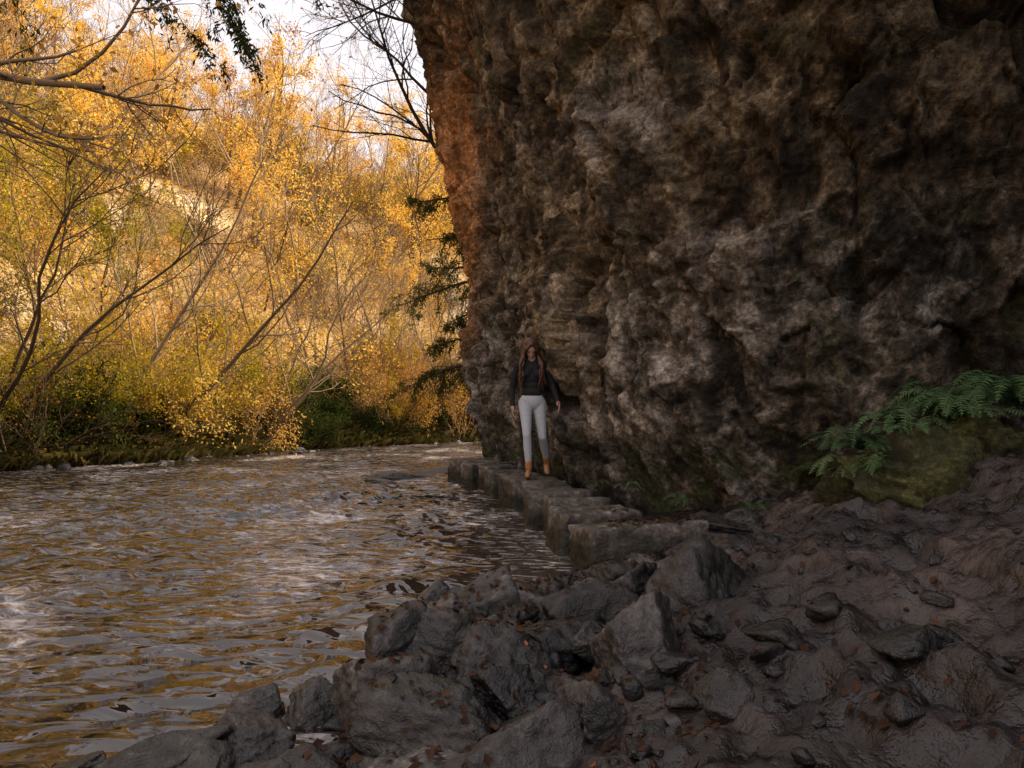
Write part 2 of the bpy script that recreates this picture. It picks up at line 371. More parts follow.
boulders=[
(.46,2.78,.20,.22,.17,.18),(.86,3.45,.20,.29,.22,.18),(.05,2.18,.10,.21,.17,.15),(-.46,3.12,.13,.20,.17,.16),
(-.42,2.66,.13,.21,.17,.14),(-.20,2.36,.10,.20,.16,.13),(-.11,3.95,.03,.25,.18,.15),(.20,3.92,.03,.18,.15,.14),(-.45,4.15,.02,.17,.13,.10),
(.62,3.85,.14,.21,.16,.13),(.95,4.45,.14,.25,.18,.09),(.62,4.55,.07,.20,.15,.11),(1.26,4.0,.20,.22,.17,.08),(1.2,4.95,.17,.18,.13,.06),
(.17,3.05,.15,.19,.16,.13),(.36,3.38,.13,.20,.16,.14),(-.12,2.76,.13,.19,.16,.13),(.25,2.42,.10,.17,.14,.12),(-.08,3.36,.07,.20,.16,.13),
(-.74,2.78,.02,.12,.11,.10),(-.90,2.5,.02,.13,.10,.08),(-1.20,2.36,.0,.19,.12,.07),(-.62,2.28,.0,.11,.09,.06),(1.45,4.8,.25,.18,.13,.07),
(1.55,5.5,.26,.20,.16,.07),(.60,3.15,.14,.14,.13,.11),(.72,2.55,.12,.12,.1,.07),(1.8,5.6,.3,.18,.16,.08),(-.3,3.0,.14,.14,.13,.11),(-.57,2.9,.03,.16,.14,.11),(.5,4.2,.08,.17,.13,.11),(.9,4.85,.08,.15,.12,.06),(-.95,2.78,.0,.09,.08,.06),(-.35,3.6,.04,.17,.14,.11),(.3,3.65,.09,.15,.12,.11),(-1.02,2.3,.0,.12,.09,.06),(-1.42,2.3,-.01,.13,.10,.05),(-.8,2.25,.0,.12,.10,.06),(.75,4.2,.13,.15,.13,.1),(1.1,3.7,.2,.12,.10,.08),(-.2,4.4,.0,.15,.12,.08),(.15,4.45,.0,.16,.13,.08),(.4,2.2,.08,.12,.1,.08),(-.28,2.1,.03,.13,.11,.09),(.0,2.55,.17,.1,.09,.07),(.3,2.95,.2,.09,.08,.06)]
for i,b in enumerate(boulders):
    rng=np.random.RandomState(100+i)
    rock('river_boulder',b[:3],[q*1.06 for q in b[3:]],200+i,M_rock,rng.uniform(0,3),(rng.uniform(-.35,.35),rng.uniform(-.35,.35)),rough=.09)
rng=np.random.RandomState(5);Vs=[];Fs=[];o=0
def add_r(x,y,z,s,sub=3):
    global o
    w,f=rock_verts(rng,(s*rng.uniform(.8,1.3),s,s*rng.uniform(.5,.85)),sub,0,.08);w=rotz(w,rng.uniform(0,6))+np.array([x,y,z]);Vs.append(w);Fs.append(f+o);o+=len(w)
def near_pt(n,k,sc):
    y=rng.uniform(1.7,5.0,n);x=np.interp(y,RC[2:8,1],RC[2:8,0])+rng.gamma(k,sc,n)-.15;return x,y,height(x,y)
x_,y_,z_=near_pt(130,2.2,.26)
for x,y,z in zip(x_,y_,z_):
    s=rng.uniform(.04,.09);add_r(x,y,z+s*.25,s,4)
x_,y_,z_=near_pt(380,2,.38)
for x,y,z in zip(x_,y_,z_):
    s=.013+.05*rng.rand()**3;add_r(x,y,z+s*.1,s)
x_=rng.uniform(1.0,4,170);y_=rng.uniform(2,6,170);z_=height(x_,y_)
for x,y,z in zip(x_,y_,z_):
    s=.008+.05*rng.rand()**2.5;add_r(x,y,z,s)
obj('rubble',mesh_from('rubble',np.concatenate(Vs),[(np.concatenate(Fs),0)],[M_rock]))
Vs=[];Fs=[];o=0
for i in range(60):
    k=rng.randint(2,6);t=rng.rand();x=LC[k,0]*(1-t)+LC[k+1,0]*t;y=LC[k,1]*(1-t)+LC[k+1,1]*t
    add_r(x+rng.uniform(-.3,.9),y+rng.uniform(-.9,.2),-.02,.04+.13*rng.rand()**2)
obj('bank_stones',mesh_from('bank_stones',np.concatenate(Vs),[(np.concatenate(Fs),0)],[M_rock]))
steps=[(.93,5.32,.46,.235),(.68,5.98,.37,.205),(.58,6.62,.29,.19),(.45,7.24,.32,.185),(.39,7.86,.27,.18),(.24,8.58,.31,.23),(.14,9.22,.27,.18),(-.05,9.82,.31,.175),(-.20,10.38,.26,.165),(-.44,10.90,.31,.165),(-.56,11.42,.27,.165),(-.72,12.0,.30,.18),(-.45,12.6,.34,.22),(-.1,12.0,.30,.22)]
for i,(x,y,a,b) in enumerate(steps):
    rng=np.random.RandomState(300+i)
    top=.34+rng.uniform(-.022,.022)*(i!=5)-.02*(i==0)-(0.06 if i>11 else 0)
    rock('stepping_stone',(x,y,top-.25),(a/.76,b/.74,.25/.73),400+i,M_step,rz=.22+rng.uniform(-.12,.12)*(i!=5) if i<6 else .28+.4*(i-5)/6+rng.uniform(-.08,.08),tilt=(rng.uniform(-.05,.03)*(i!=5),rng.uniform(-.06,.06)*(i!=5)),box=1.5,rough=.035)
rock('flat_river_rock',(-1.75,12.3,.0),(.5,.3,.09),501,M_rock,.3)
rock('flat_river_rock',(-1.35,13.2,.0),(.5,.3,.10),502,M_rock,.1)
rock('flat_river_rock',(-2.0,11.4,-.02),(.3,.2,.07),503,M_rock,.1)
rock('mossy_boulder',(2.78,5.0,.58),(.44,.34,.32),510,M_moss,.3,(.1,.2),rough=.16)
rock('mossy_boulder',(3.4,5.2,.78),(.55,.4,.36),511,M_moss,.9,rough=.16)
rock('mossy_boulder',(2.4,5.25,.42),(.28,.26,.24),512,M_moss,.9,rough=.16)
tick('rocks')
# ------------------------------------------------------------------ vegetation generator
def unit(v): return v/ (np.linalg.norm(v)+1e-9)
class Plant:
    def __init__(s,seed): s.r=np.random.RandomState(seed);s.V=[];s.F=[];s.o=0;s.tips=[]
    def tube(s,P,R,k):
        P=np.array(P);n=len(P);T=np.gradient(P,axis=0);T/=np.linalg.norm(T,axis=1)[:,None]+1e-9
        ref=np.array([.31,.87,.38]);A=np.cross(T,ref);A/=np.linalg.norm(A,axis=1)[:,None]+1e-9;B=np.cross(T,A)
        th=np.arange(k)*2*math.pi/k
        ring=P[:,None]+np.array(R)[:,None,None]*(A[:,None]*np.cos(th)[None,:,None]+B[:,None]*np.sin(th)[None,:,None])
        s.V.append(ring.reshape(-1,3));i=np.arange(n-1)[:,None]*k;j=np.arange(k)[None];j2=(j+1)%k
        s.F.append((np.stack([i+j,i+j2,i+k+j2,i+k+j],-1).reshape(-1,4))+s.o);s.o+=n*k
    def path(s,p,d,L,n,wander,up):
        p=np.array(p,float);d=unit(np.array(d,float));out=[p];
        for i in range(n):
            d=unit(d+s.r.normal(size=3)*wander+np.array([0,0,up]));p=p+d*L/n;out.append(p)
        return np.array(out)
    def branch(s,p,d,L,r,lev,cfg):
        c=cfg[lev];P=s.path(p,d,L,c['n'],c['w'],c['up']);n=len(P)
        R=np.linspace(r,r*c.get('tip',.35),n);s.tube(P,R,c['k'])
        if lev+1<len(cfg):
            q=cfg[lev+1]
            for j in range(c['ch']):
                t=s.r.uniform(c.get('t0',.3),1.0);f=t*(n-1);a=int(min(f,n-2));pp=P[a]+(P[a+1]-P[a])*(f-a)
                dd=unit(P[a+1]-P[a]);side=unit(np.cross(dd,s.r.normal(size=3)))
                ang=s.r.uniform(*c['ang']);nd=dd*math.cos(ang)+side*math.sin(ang)
                s.branch(pp,nd,L*q['l']*s.r.uniform(.6,1.25)*(1.15-.5*t),max(r*(1-.6*t)*q.get('rr',.5),q.get('rm',.004)),lev+1,cfg)
        if lev>=len(cfg)-2: s.tips.append(P)
    def leaves(s,n,size,spread,droop=0.,ratio=.6,keep=None):
        T=np.concatenate(s.tips);
        c=T[s.r.randint(0,len(T),n)]+s.r.normal(size=(n,3))*spread
        if keep is not None:
            m=perlin(c[:,0]*.9,c[:,1]*.9,c[:,2]*.9)>keep;c=c[m];n=len(c)
        a=s.r.normal(size=(n,3));a[:,2]-=droop;a/=np.linalg.norm(a,axis=1)[:,None]
        b=np.cross(a,s.r.normal(size=(n,3)));b/=np.linalg.norm(b,axis=1)[:,None]
        z=size*s.r.uniform(.6,1.3,n)[:,None]
        V=np.stack([c,c+a*z*.5+b*z*ratio*.5,c+a*z,c+a*z*.5-b*z*ratio*.5],1).reshape(-1,3)
        return V,np.arange(n*4).reshape(-1,4)
    def mesh(s,name,mats,leafs):
        V=list(s.V);g=[(np.concatenate(s.F),0)];o=s.o
        for (lv,lf),mi in leafs: V.append(lv);g.append((lf+o,mi));o+=len(lv)
        return mesh_from(name,np.concatenate(V),g,mats,True)
def broad(seed,h,stems,leafn,leafs,mat,bark=M_bark,spread=.14,keep=-.1,lean=.2,r=.085):
    p=Plant(seed);cfg=[dict(n=9,w=.11,up=.06,ch=10,k=5,ang=(.4,1.1),t0=.2,tip=.2),
        dict(n=5,w=.16,up=.10,ch=5,k=3,l=.40,rr=.5,ang=(.4,1.0),t0=.2),
        dict(n=4,w=.2,up=.08,ch=3,k=3,l=.5,rr=.5,rm=.009,ang=(.3,1.0),t0=.2),
        dict(n=3,w=.22,up=.03,ch=0,k=3,l=.6,rr=.6,rm=.006,ang=(0,1))]
    for i in range(stems):
        a=p.r.uniform(0,6.28);l=p.r.uniform(.05,lean*1.5)*(1 if stems==1 else 1.6)
        p.branch((.12*math.cos(a)*(stems>1),.12*math.sin(a)*(stems>1),-.2),(l*math.cos(a),l*math.sin(a),1),h*p.r.uniform(.75,1.05),r*p.r.uniform(.7,1.1),0,cfg)
    L=[(p.leaves(leafn,leafs,spread,.2,.6,keep),1)]
    return p.mesh('tree_mesh',[bark,mat],L)
def shrub(seed,h,stems,leafn,leafs,mat,bark=M_bark,spread=.1):
    p=Plant(seed);cfg=[dict(n=7,w=.12,up=-.03,ch=7,k=3,ang=(.3,.9),t0=.15,tip=.2),
        dict(n=4,w=.15,up=.03,ch=3,k=3,l=.45,rr=.5,rm=.005,ang=(.3,1.0),t0=.2),
        dict(n=3,w=.2,up=.0,ch=0,k=3,l=.5,rr=.6,rm=.004,ang=(0,1))]
    for i in range(stems):
        a=p.r.uniform(0,6.28);l=p.r.uniform(.1,.9);rr=p.r.uniform(0,.4)
        p.branch((rr*math.cos(a),rr*math.sin(a),-.1),(l*math.cos(a),l*math.sin(a),1),h*p.r.uniform(.6,1.05),.02*p.r.uniform(.7,1.3),0,cfg)
    return p.mesh('shrub_mesh',[bark,mat],[(p.leaves(leafn,leafs,spread,.1,.65),1)])
gold=[broad(11,8,1,4600,.11,M_gold),broad(12,9,2,5600,.11,M_gold,lean=.3),broad(13,7.5,2,5200,.11,M_gold,lean=.35,keep=0),
      broad(14,8.5,1,1600,.09,M_gold,keep=.0),broad(15,8,2,4000,.11,M_orange,lean=.3)]
olive=[broad(21,6.5,3,8500,.09,M_olive,lean=.4,r=.06),broad(22,5.5,3,7500,.085,M_olive,lean=.5,r=.05)]
bare=[broad(31,8,2,500,.07,M_orange,lean=.5,r=.07),broad(32,7,3,600,.07,M_orange,lean=.6,r=.055)]
shr=[shrub(41,2.8,13,2600,.07,M_orange),shrub(42,3.2,13,3000,.075,M_gold),shrub(43,2.4,13,4200,.07,M_olive),shrub(44,1.8,13,5200,.07,M_green,M_bark2),shrub(45,3.0,18,700,.06,M_orange)]
tick('trees')
wood=D.objects.new('woodland_trees',None);COL.objects.link(wood)
thicket=D.objects.new('bank_shrubs',None);COL.objects.link(thicket)
rng=np.random.RandomState(99)
def place(me,x,y,s,par,nm,tilt=0):
    z=float(height(x,y,False))
    return obj(nm,me,par,(x,y,z-.1),(rng.uniform(-.08,.08),rng.uniform(-.08,.08)+tilt,rng.uniform(0,6.28)),(s,s,s*rng.uniform(.9,1.15)))
pts=[];tries=0
while len(pts)<225 and tries<30000:
    tries+=1
    x=rng.uniform(-54,10);y=rng.uniform(2,68)
    if y<.65*abs(x)-4 : continue
    dL=float(dist_chain(np.array(x),np.array(y),LC));dR=float(dist_chain(np.array(x),np.array(y),RC))
    if dR<dL or dL<2.2 or bool(inside(np.array(x),np.array(y))): continue
    sp=1.9+.04*dL
    if any((x-a)**2+(y-b)**2<sp*sp for a,b in pts): continue
    pts.append((x,y))
    q=rng.rand()
    if dL<9: me=(olive[rng.randint(2)] if (x<-8.5 and q<.8) else bare[rng.randint(2)] if q<.6 else gold[rng.randint(5)]);s=rng.uniform(.6,.95)
    else: me=gold[rng.randint(5)] if q<.76 else bare[rng.randint(2)];s=rng.uniform(.75,1.15)
    place(me,x,y,s,wood,'tree_part')
for i in range(230):
    k=rng.randint(1,8);t=rng.rand();x=LC[k,0]*(1-t)+LC[k+1,0]*t;y=LC[k,1]*(1-t)+LC[k+1,1]*t
    if y<3 or x>10: continue
    dd=rng.gamma(2,1.1)+.05;tx_=LC[k+1]-LC[k];nn=np.array([-tx_[1],tx_[0]]);nn/=np.linalg.norm(nn)
    x+=nn[0]*dd;y+=nn[1]*dd
    w=[.28,.12,.10,.26,.24] if x>-7 else [.10,.08,.30,.42,.10]
    place(shr[rng.choice(5,p=w)],x,y,rng.uniform(.45,1.0),thicket,'shrub_part')
for i in range(190):
    x=rng.uniform(-46,6);y=rng.uniform(14,62)
    dL=float(dist_chain(np.array(x),np.array(y),LC));dR=float(dist_chain(np.array(x),np.array(y),RC))
    if dR<dL or y<.65*abs(x)-2 or bool(inside(np.array(x),np.array(y))): continue
    place(shr[rng.choice([0,1,1,2,4,4])],x,y,rng.uniform(.9,1.6),thicket,'shrub_part')
for (x,y,s) in [(3.5,20.0,.7),(6.5,22.3,.8),(9.5,23,.8)]: place(gold[3],x,y,s,wood,'tree_part')  # hidden trees behind the cliff, added to dapple the sunlight

def blades(n,seed,fn,hmin,hmax,mat,name):
    r=np.random.RandomState(seed);x,y,z=fn(r,n);n=len(x)
    h=r.uniform(hmin,hmax,n)[:,None]*(.5+.8*np.clip(fbm(x*.8,y*.8,3,2)+.5,0,1))[:,None];a=r.uniform(0,6.28,n);c=np.stack([x,y,z],1)
    d=np.stack([np.cos(a),np.sin(a),0*a],1);sd=np.stack([-np.sin(a),np.cos(a),0*a],1);up=np.array([0,0,1.])
    w=h*.03+.003
    V=np.stack([c-sd*w,c+sd*w,c+up*h*.65+d*h*.35+sd*w*.7,c+up*h*.7+d*h*.9],1).reshape(-1,3)
    return obj(name,mesh_from(name,V,[(np.arange(4*n).reshape(-1,4),0)],[mat],False))
def bankpos(r,n):
    k=r.randint(1,8,n);t=r.rand(n);x=LC[k,0]*(1-t)+LC[k+1,0]*t;y=LC[k,1]*(1-t)+LC[k+1,1]*t
    dv=LC[k+1]-LC[k];nn=np.stack([-dv[:,1],dv[:,0]],1);nn/=np.linalg.norm(nn,axis=1)[:,None]
    dd=r.gamma(1.5,.8,n)-.15;x=x+nn[:,0]*dd;y=y+nn[:,1]*dd
    m=(y>4)&(x<12);x=x[m];y=y[m];return x,y,height(x,y,False)-.03
blades(60000,31,bankpos,.10,.45,M_grass,'bank_grass')

for (x,y,s,t,me) in [(-8.6,17.5,.95,.35,bare[0]),(-7.0,20.8,.95,.25,bare[1]),(-5.2,24,.9,.1,gold[3]),(-10.6,14.8,1.0,.3,bare[1]),(-2.6,27.6,.8,.1,gold[3]),(-9.6,16.6,.9,.1,bare[0]),(-4.0,25.6,.9,.2,bare[1])]:
    o_=place(me,x,y,s,None,'riverside_tree',t)
    o_.rotation_euler[2]=rng.uniform(-.4,.4)

p=Plant(61)
trunk=p.path((-12.3,9,.3),(.05,0,1),12,10,.05,.02);p.tube(trunk,np.linspace(.35,.12,11),9)
cfg=[dict(n=10,w=.13,up=.03,ch=13,k=6,ang=(.4,1.1),t0=.3,tip=.2),dict(n=6,w=.17,up=.03,ch=6,k=4,l=.32,rr=.45,ang=(.4,1.0),t0=.2),
     dict(n=4,w=.2,up=.0,ch=4,k=3,l=.5,rr=.5,rm=.006,ang=(.3,1.0)),dict(n=3,w=.2,up=0,ch=0,k=3,l=.55,rr=.6,rm=.003,ang=(0,1))]
p.branch(trunk[4],(1,-.02,.16),8.5,.13,0,cfg)
p.branch(trunk[6],(1,.2,.15),8,.12,0,cfg);p.branch(trunk[7],(.6,.7,.3),6,.1,0,cfg);p.branch(trunk[7],(.3,-.8,.5),6,.1,0,cfg);p.branch(trunk[8],(-.5,.2,.5),5,.1,0,cfg)
me=p.mesh('beech',[M_bark,M_orange],[(p.leaves(4500,.07,.08,.3),1)])
obj('beech_tree',me)

def conifer(name,base,h,limbs,seed,leafn,r=.16,mat=M_yew):
    p=Plant(seed);tr=p.path(base,(0,0,1),h,12,.03,.03);p.tube(tr,np.linspace(r,.03,13),8)
    cfg=[dict(n=8,w=.07,up=-.035,ch=16,k=5,ang=(.5,1.0),t0=.12,tip=.2),dict(n=5,w=.12,up=-.16,ch=5,k=3,l=.28,rr=.4,rm=.006,ang=(.3,.9),t0=.1),dict(n=4,w=.12,up=-.3,ch=0,k=3,l=.5,rr=.5,rm=.003,ang=(0,1))]
    for z,dr,L in limbs:
        f=np.clip((z-base[2])/h,0,.99)*12;a=int(f);pp=tr[a]+(tr[a+1]-tr[a])*(f-a)
        p.branch(pp,dr,L,.05,0,cfg)
    me=p.mesh(name,[M_bark2,mat],[(p.leaves(leafn,.09,.035,1.2,.28),1)]);return obj(name,me)
rr=np.random.RandomState(3)
lim=[]
for z,L in ((1.9,1.9),(2.3,2.6),(2.7,1.6),(3.6,1.5),(4.1,3.1),(4.5,2.5),(4.9,1.9),(5.9,2.2),(6.3,1.5),(6.9,1.2)):
    a=math.pi+rr.uniform(-.5,.4);lim.append((z,(math.cos(a),math.sin(a),.1),L))
    a=rr.uniform(-1.5,1.5);lim.append((z+.2,(math.cos(a),math.sin(a),.1),L*.7))
conifer('yew_tree',(-.1,16.4,.1),7.6,lim,71,28000)
conifer('yew_tree',(-12.0,7.2,.4),13,[(7.3,(1,.12,.0),9.1),(7.6,(.97,.15,.02),8.6),(8.9,(.9,-.3,.05),7),(10,(.5,.8,.1),5),(10.5,(0,-1,.1),5),(9,(-1,0,.1),4),(11,(1,0,.1),6)],73,40000,r=.3)

p=Plant(81);cfg=[dict(n=9,w=.12,up=.06,ch=13,k=6,ang=(.4,1.0),t0=.15,tip=.2),dict(n=6,w=.15,up=.02,ch=7,k=4,l=.45,rr=.5,ang=(.4,1.0),t0=.15),
     dict(n=4,w=.18,up=.0,ch=5,k=3,l=.5,rr=.5,rm=.005,ang=(.3,1.0)),dict(n=3,w=.2,up=0,ch=0,k=3,l=.6,rr=.6,rm=.0025,ang=(0,1))]
p.branch((-.9,13.6,5.2),(-.35,.0,1),4.2,.055,0,cfg);p.branch((-1.0,13.2,6.6),(-.8,-.1,.6),3.2,.035,0,cfg);p.branch((-1.1,12.8,8),(-.9,.1,.2),3.0,.035,0,cfg);p.branch((-1.2,12.6,8.8),(-.9,-.2,-.1),3.2,.03,0,cfg);p.branch((-1.2,12.8,9.2),(-.9,.2,-.2),3.6,.03,0,cfg)
obj('cliff_tree',p.mesh('cliff_tree',[M_bark2,M_orange],[(p.leaves(260,.07,.05,.4),1)]))
tick('veg')
# ------------------------------------------------------------------ ferns
def fern(name,loc,n,L,seed,bias=None):
    r=np.random.RandomState(seed);V=[];Q=[];T3=[];o=0
    for i in range(n):
        a=r.uniform(0,6.28) if bias is None else r.normal(bias,.9)
        l=L*r.uniform(.65,1.15);m=26;t=np.linspace(0,1,m)
        out=l*.85*t;up=l*(1.0*t-.95*t**2.1)*r.uniform(.4,1.4)
        C=np.stack([out*math.cos(a),out*math.sin(a),up],1);side=np.array([-math.sin(a),math.cos(a),0.])
        side=unit(side+np.array([0,0,r.uniform(-.6,.6)]))
        for j in range(2,m-1):
            T=unit(C[j+1]-C[j]);w=l*.16*math.sin(math.pi*min(1,(t[j]*.92+.08))**.8)+.006
            for s_ in (-1,1):
                b=C[j];dirv=unit(side*s_+T*.45+np.array([0,0,-.15+r.normal()*.14]));wd=T*l*.010
                V+=[b-wd,b+dirv*w*.5-wd*1.1+np.array([0,0,w*.06]),b+dirv*w,b+dirv*w*.5+wd*1.1+np.array([0,0,w*.06]),b+wd]
                Q.append([o,o+1,o+3,o+4]);T3.append([o+1,o+2,o+3]);o+=5
        for j in range(m-1):
            V+=[C[j]-side*.003,C[j]+side*.003,C[j+1]+side*.002,C[j+1]-side*.002];Q.append([o,o+1,o+2,o+3]);o+=4
    obj(name,mesh_from(name,np.array(V),[(np.array(Q),0),(np.array(T3),0)],[M_fern],False),loc=loc)
for i,(x,y,z,n,L,b) in enumerate([(2.5,5.15,.86,20,.50,-2.5),(2.75,5.0,.98,26,.56,-2.2),(3.05,4.9,1.08,28,.60,-2.2),(3.4,4.85,1.16,28,.60,-1.9),(3.75,4.8,1.2,24,.60,-1.6),(3.15,5.3,1.16,20,.55,None),(2.4,5.15,.68,16,.42,-2.6),(3.6,5.3,1.22,18,.55,None),(2.6,4.85,.72,14,.38,-2.4),
       (1.55,6.5,.3,8,.24,None),(.95,8.1,.3,8,.25,None),(2.0,6.0,.32,8,.24,None),(1.2,7.6,.32,7,.22,None)]):
    fern('fern_plant',(x,y,z),n,L,600+i,b)

# ------------------------------------------------------------------ woman
def parts_mesh(parts,voxel,smooth,name,mats):
    bm=bmesh.new()
    for P in parts:
        if P[0]=='c':
            _,p0,p1,r0,r1,_l=P;p0=Vector(p0);p1=Vector(p1)
            for q,rr_ in ((p0,r0),(p1,r1)):
                bmesh.ops.create_icosphere(bm,subdivisions=3,radius=rr_,matrix=Matrix.Translation(q))
            d_=p1-p0
            if d_.length>1e-4:
                rot=d_.to_track_quat('Z','Y').to_matrix().to_4x4()
                bmesh.ops.create_cone(bm,cap_ends=True,segments=20,radius1=r0,radius2=r1,depth=d_.length,matrix=Matrix.Translation((p0+p1)/2)@rot)
        else:
            _,c_,s_,e_,_l=P
            mt=Matrix.Translation(c_)@Euler(e_).to_matrix().to_4x4()@Matrix.Diagonal((s_[0],s_[1],s_[2],1))
            bmesh.ops.create_icosphere(bm,subdivisions=4,radius=1,matrix=mt)
    me=D.meshes.new(name+'_src');bm.to_mesh(me);bm.free();o=D.objects.new(name+'_src',me);COL.objects.link(o)
    m=o.modifiers.new('r','REMESH');m.mode='VOXEL';m.voxel_size=voxel
    m=o.modifiers.new('s','SMOOTH');m.iterations=smooth;m.factor=.5
    dg=bpy.context.evaluated_depsgraph_get();ev=o.evaluated_get(dg);res=D.meshes.new_from_object(ev);res.name=name
    D.objects.remove(o)
    res.materials.clear()
    for q in mats: res.materials.append(q)
    nf=len(res.polygons);c=np.zeros(nf*3);res.polygons.foreach_get('center',c);c=c.reshape(-1,3)
    best=np.full(nf,1e9);lab=np.zeros(nf,int)
    for P in parts:
        if P[0]=='c':
            p0=np.array(P[1]);p1=np.array(P[2]);dd=p1-p0;t=np.clip(((c-p0)@dd)/max(dd@dd,1e-9),0,1)
            q=np.linalg.norm(c-p0-t[:,None]*dd,axis=1)-(P[3]+(P[4]-P[3])*t);l=P[5]
        else:
            R=np.array(Euler(P[3]).to_matrix());w=((c-np.array(P[1]))@R)/np.array(P[2]);k=np.linalg.norm(w,axis=1);q=(k-1)*min(P[2]);l=P[4]
        mm=q<best;best[mm]=q[mm];lab[mm]=l
    res.polygons.foreach_set('material_index',lab.astype(np.int32));res.polygons.foreach_set('use_smooth',np.ones(nf,bool));res.update()
    return res
M_skin=plain('skin_mat',(.42,.25,.18),(.50,.31,.23),30,.5,.0005)
M_legs=plain('grey_leggings_mat',(.38,.40,.45),(.50,.52,.57),40,.85,.002)
M_top=plain('black_top_mat',(.010,.010,.012),(.025,.025,.03),50,.8,.002)
M_boot=plain('tan_boot_mat',(.30,.14,.06),(.46,.24,.10),40,.6,.002)
M_sole=plain('sole_mat',(.03,.02,.015),(.06,.04,.03),40,.8,.002)
M_lip=plain('lip_mat',(.35,.12,.10),(.38,.14,.12),40,.5,.0005)
M_eye=plain('eye_mat',(.06,.04,.03),(.08,.05,.04),40,.5,.0005)
M_hair=plain('hair_mat',(.03,.014,.009),(.13,.055,.032),60,.45,.004,.5)
TOP,LEG,SKIN,BOOT,SOLE,LIP,EYE=range(7)
A=[]
cap=lambda a,b,r0,r1,l:A.append(('c',a,b,r0,r1,l))
ell=lambda c,s,e,l:A.append(('e',c,s,e,l))
def leg(hip,knee,ank,toe):
    h_=np.array(hip);k=np.array(knee);a=np.array(ank);mt=h_*.45+k*.55
    cap(hip,tuple(mt),.086,.064,LEG);cap(tuple(mt),knee,.064,.049,LEG)
    m=k*.65+a*.35+np.array([0,.012,0])
    cap(knee,tuple(m),.048,.051,LEG);cap(tuple(m),ank,.051,.033,LEG)
    cap(tuple(a+(k-a)*.16),ank,.043,.041,BOOT)
    heel=a+np.array([0,.035,-.055]);t=np.array(toe)
    cap(ank,tuple(heel),.040,.034,BOOT);cap(tuple(heel),tuple(t),.034,.032,BOOT);cap(tuple(t),tuple(t+np.array([0,-.03,-.002])),.032,.027,BOOT)
    cap(tuple(heel+np.array([0,.005,-.026])),tuple(t+np.array([0,-.03,-.022])),.025,.024,SOLE)
leg((-.08,0,.875),(-.055,-.17,.50),(-.035,-.15,.115),(-.045,-.285,.042))
leg((.085,.02,.875),(.125,-.05,.475),(.175,.25,.175),(.18,.135,.045))
ell((0,.01,.90),(.155,.112,.115),(0,0,.05),LEG)
ell((-.065,.05,.88),(.085,.08,.09),(0,0,0),LEG);ell((.065,.05,.88),(.085,.08,.09),(0,0,0),LEG)
ell((0,-.005,1.02),(.125,.092,.09),(0,0,0),TOP);ell((0,-.012,1.10),(.116,.088,.09),(0,0,0),TOP)
ell((0,-.022,1.20),(.136,.098,.11),(.1,0,0),TOP);ell((0,-.035,1.30),(.150,.095,.09),(.2,0,0),TOP)
ell((-.062,-.10,1.235),(.055,.045,.052),(0,0,0),TOP);ell((.062,-.10,1.235),(.055,.045,.052),(0,0,0),TOP)
cap((-.145,-.03,1.345),(.145,-.03,1.345),.052,.052,TOP);cap((-.05,-.04,1.37),(.05,-.04,1.37),.055,.055,TOP)
cap((0,-.045,1.38),(0,-.085,1.465),.047,.045,SKIN)
def arm(sh,el,wr,sx):
    cap(sh,el,.050,.039,TOP);cap(el,wr,.039,.027,TOP)
    e=np.array(el);w=np.array(wr);f=unit(w-e)
    f=unit(f+np.array([0,-.12,-.2]))
    cap(tuple(w),tuple(w+f*.03),.023,.024,SKIN)
    fw=np.array([0,1.,0]);fw=unit(fw-f*(fw@f))
    inn=np.cross(f,fw);inn*= -np.sign(inn[0])*sx
    for k,ofs in enumerate((-.027,-.009,.009,.026)):
        base=w+f*.085+fw*ofs
        cap(tuple(w+f*.02+fw*ofs*.6),tuple(base),.015,.012,SKIN)
        ln=(.036,.042,.039,.030)[k]
        j1=base+unit(f+inn*.25)*ln;j2=j1+unit(f+inn*.6)*ln*.7;j3=j2+unit(f*.8+inn*.9)*ln*.5
        cap(tuple(base),tuple(j1),.0095,.0085,SKIN);cap(tuple(j1),tuple(j2),.0085,.008,SKIN);cap(tuple(j2),tuple(j3),.008,.007,SKIN)
    tb=w+f*.025-fw*.022;t1=tb+unit(f*.7-fw*.8+inn*.3)*.04;t2=t1+unit(f*.95-fw*.25+inn*.3)*.03
    cap(tuple(tb),tuple(t1),.014,.011,SKIN);cap(tuple(t1),tuple(t2),.0105,.009,SKIN)
arm((-.165,-.03,1.34),(-.24,.045,1.08),(-.235,.02,.855),-1)
arm((.165,-.03,1.34),(.25,.0,1.09),(.31,-.12,.90),1)
hc=np.array([-.005,-.13,1.53]);tl=.85
HR=np.array(Euler((tl,0,.10)).to_matrix())
hp=lambda x,y,z:tuple(hc+HR@np.array([x,y,z]))
ell(hp(0,.012,.022),(.073,.092,.088),(tl,0,.1),SKIN);ell(hp(0,-.02,-.03),(.056,.066,.078),(tl,0,.1),SKIN)
ell(hp(0,-.055,-.088),(.026,.022,.02),(tl,0,0),SKIN)
cap(hp(0,-.088,.012),hp(0,-.106,-.028),.009,.013,SKIN)
cap(hp(-.018,-.082,-.058),hp(.018,-.082,-.058),.009,.009,LIP)
for s_ in (-1,1):
    ell(hp(s_*.030,-.079,.008),(.011,.008,.005),(tl,0,0),EYE)
    cap(hp(s_*.016,-.084,.028),hp(s_*.042,-.076,.028),.004,.004,EYE)
    ell(hp(s_*.074,.01,0),(.010,.018,.03),(tl,0,0),SKIN)
body=parts_mesh(A,.0055,3,'woman_body',[M_top,M_legs,M_skin,M_boot,M_sole,M_lip,M_eye])
A=[];hr=np.random.RandomState(4)
ell(hp(0,.030,.040),(.084,.094,.086),(tl,0,.1),0)
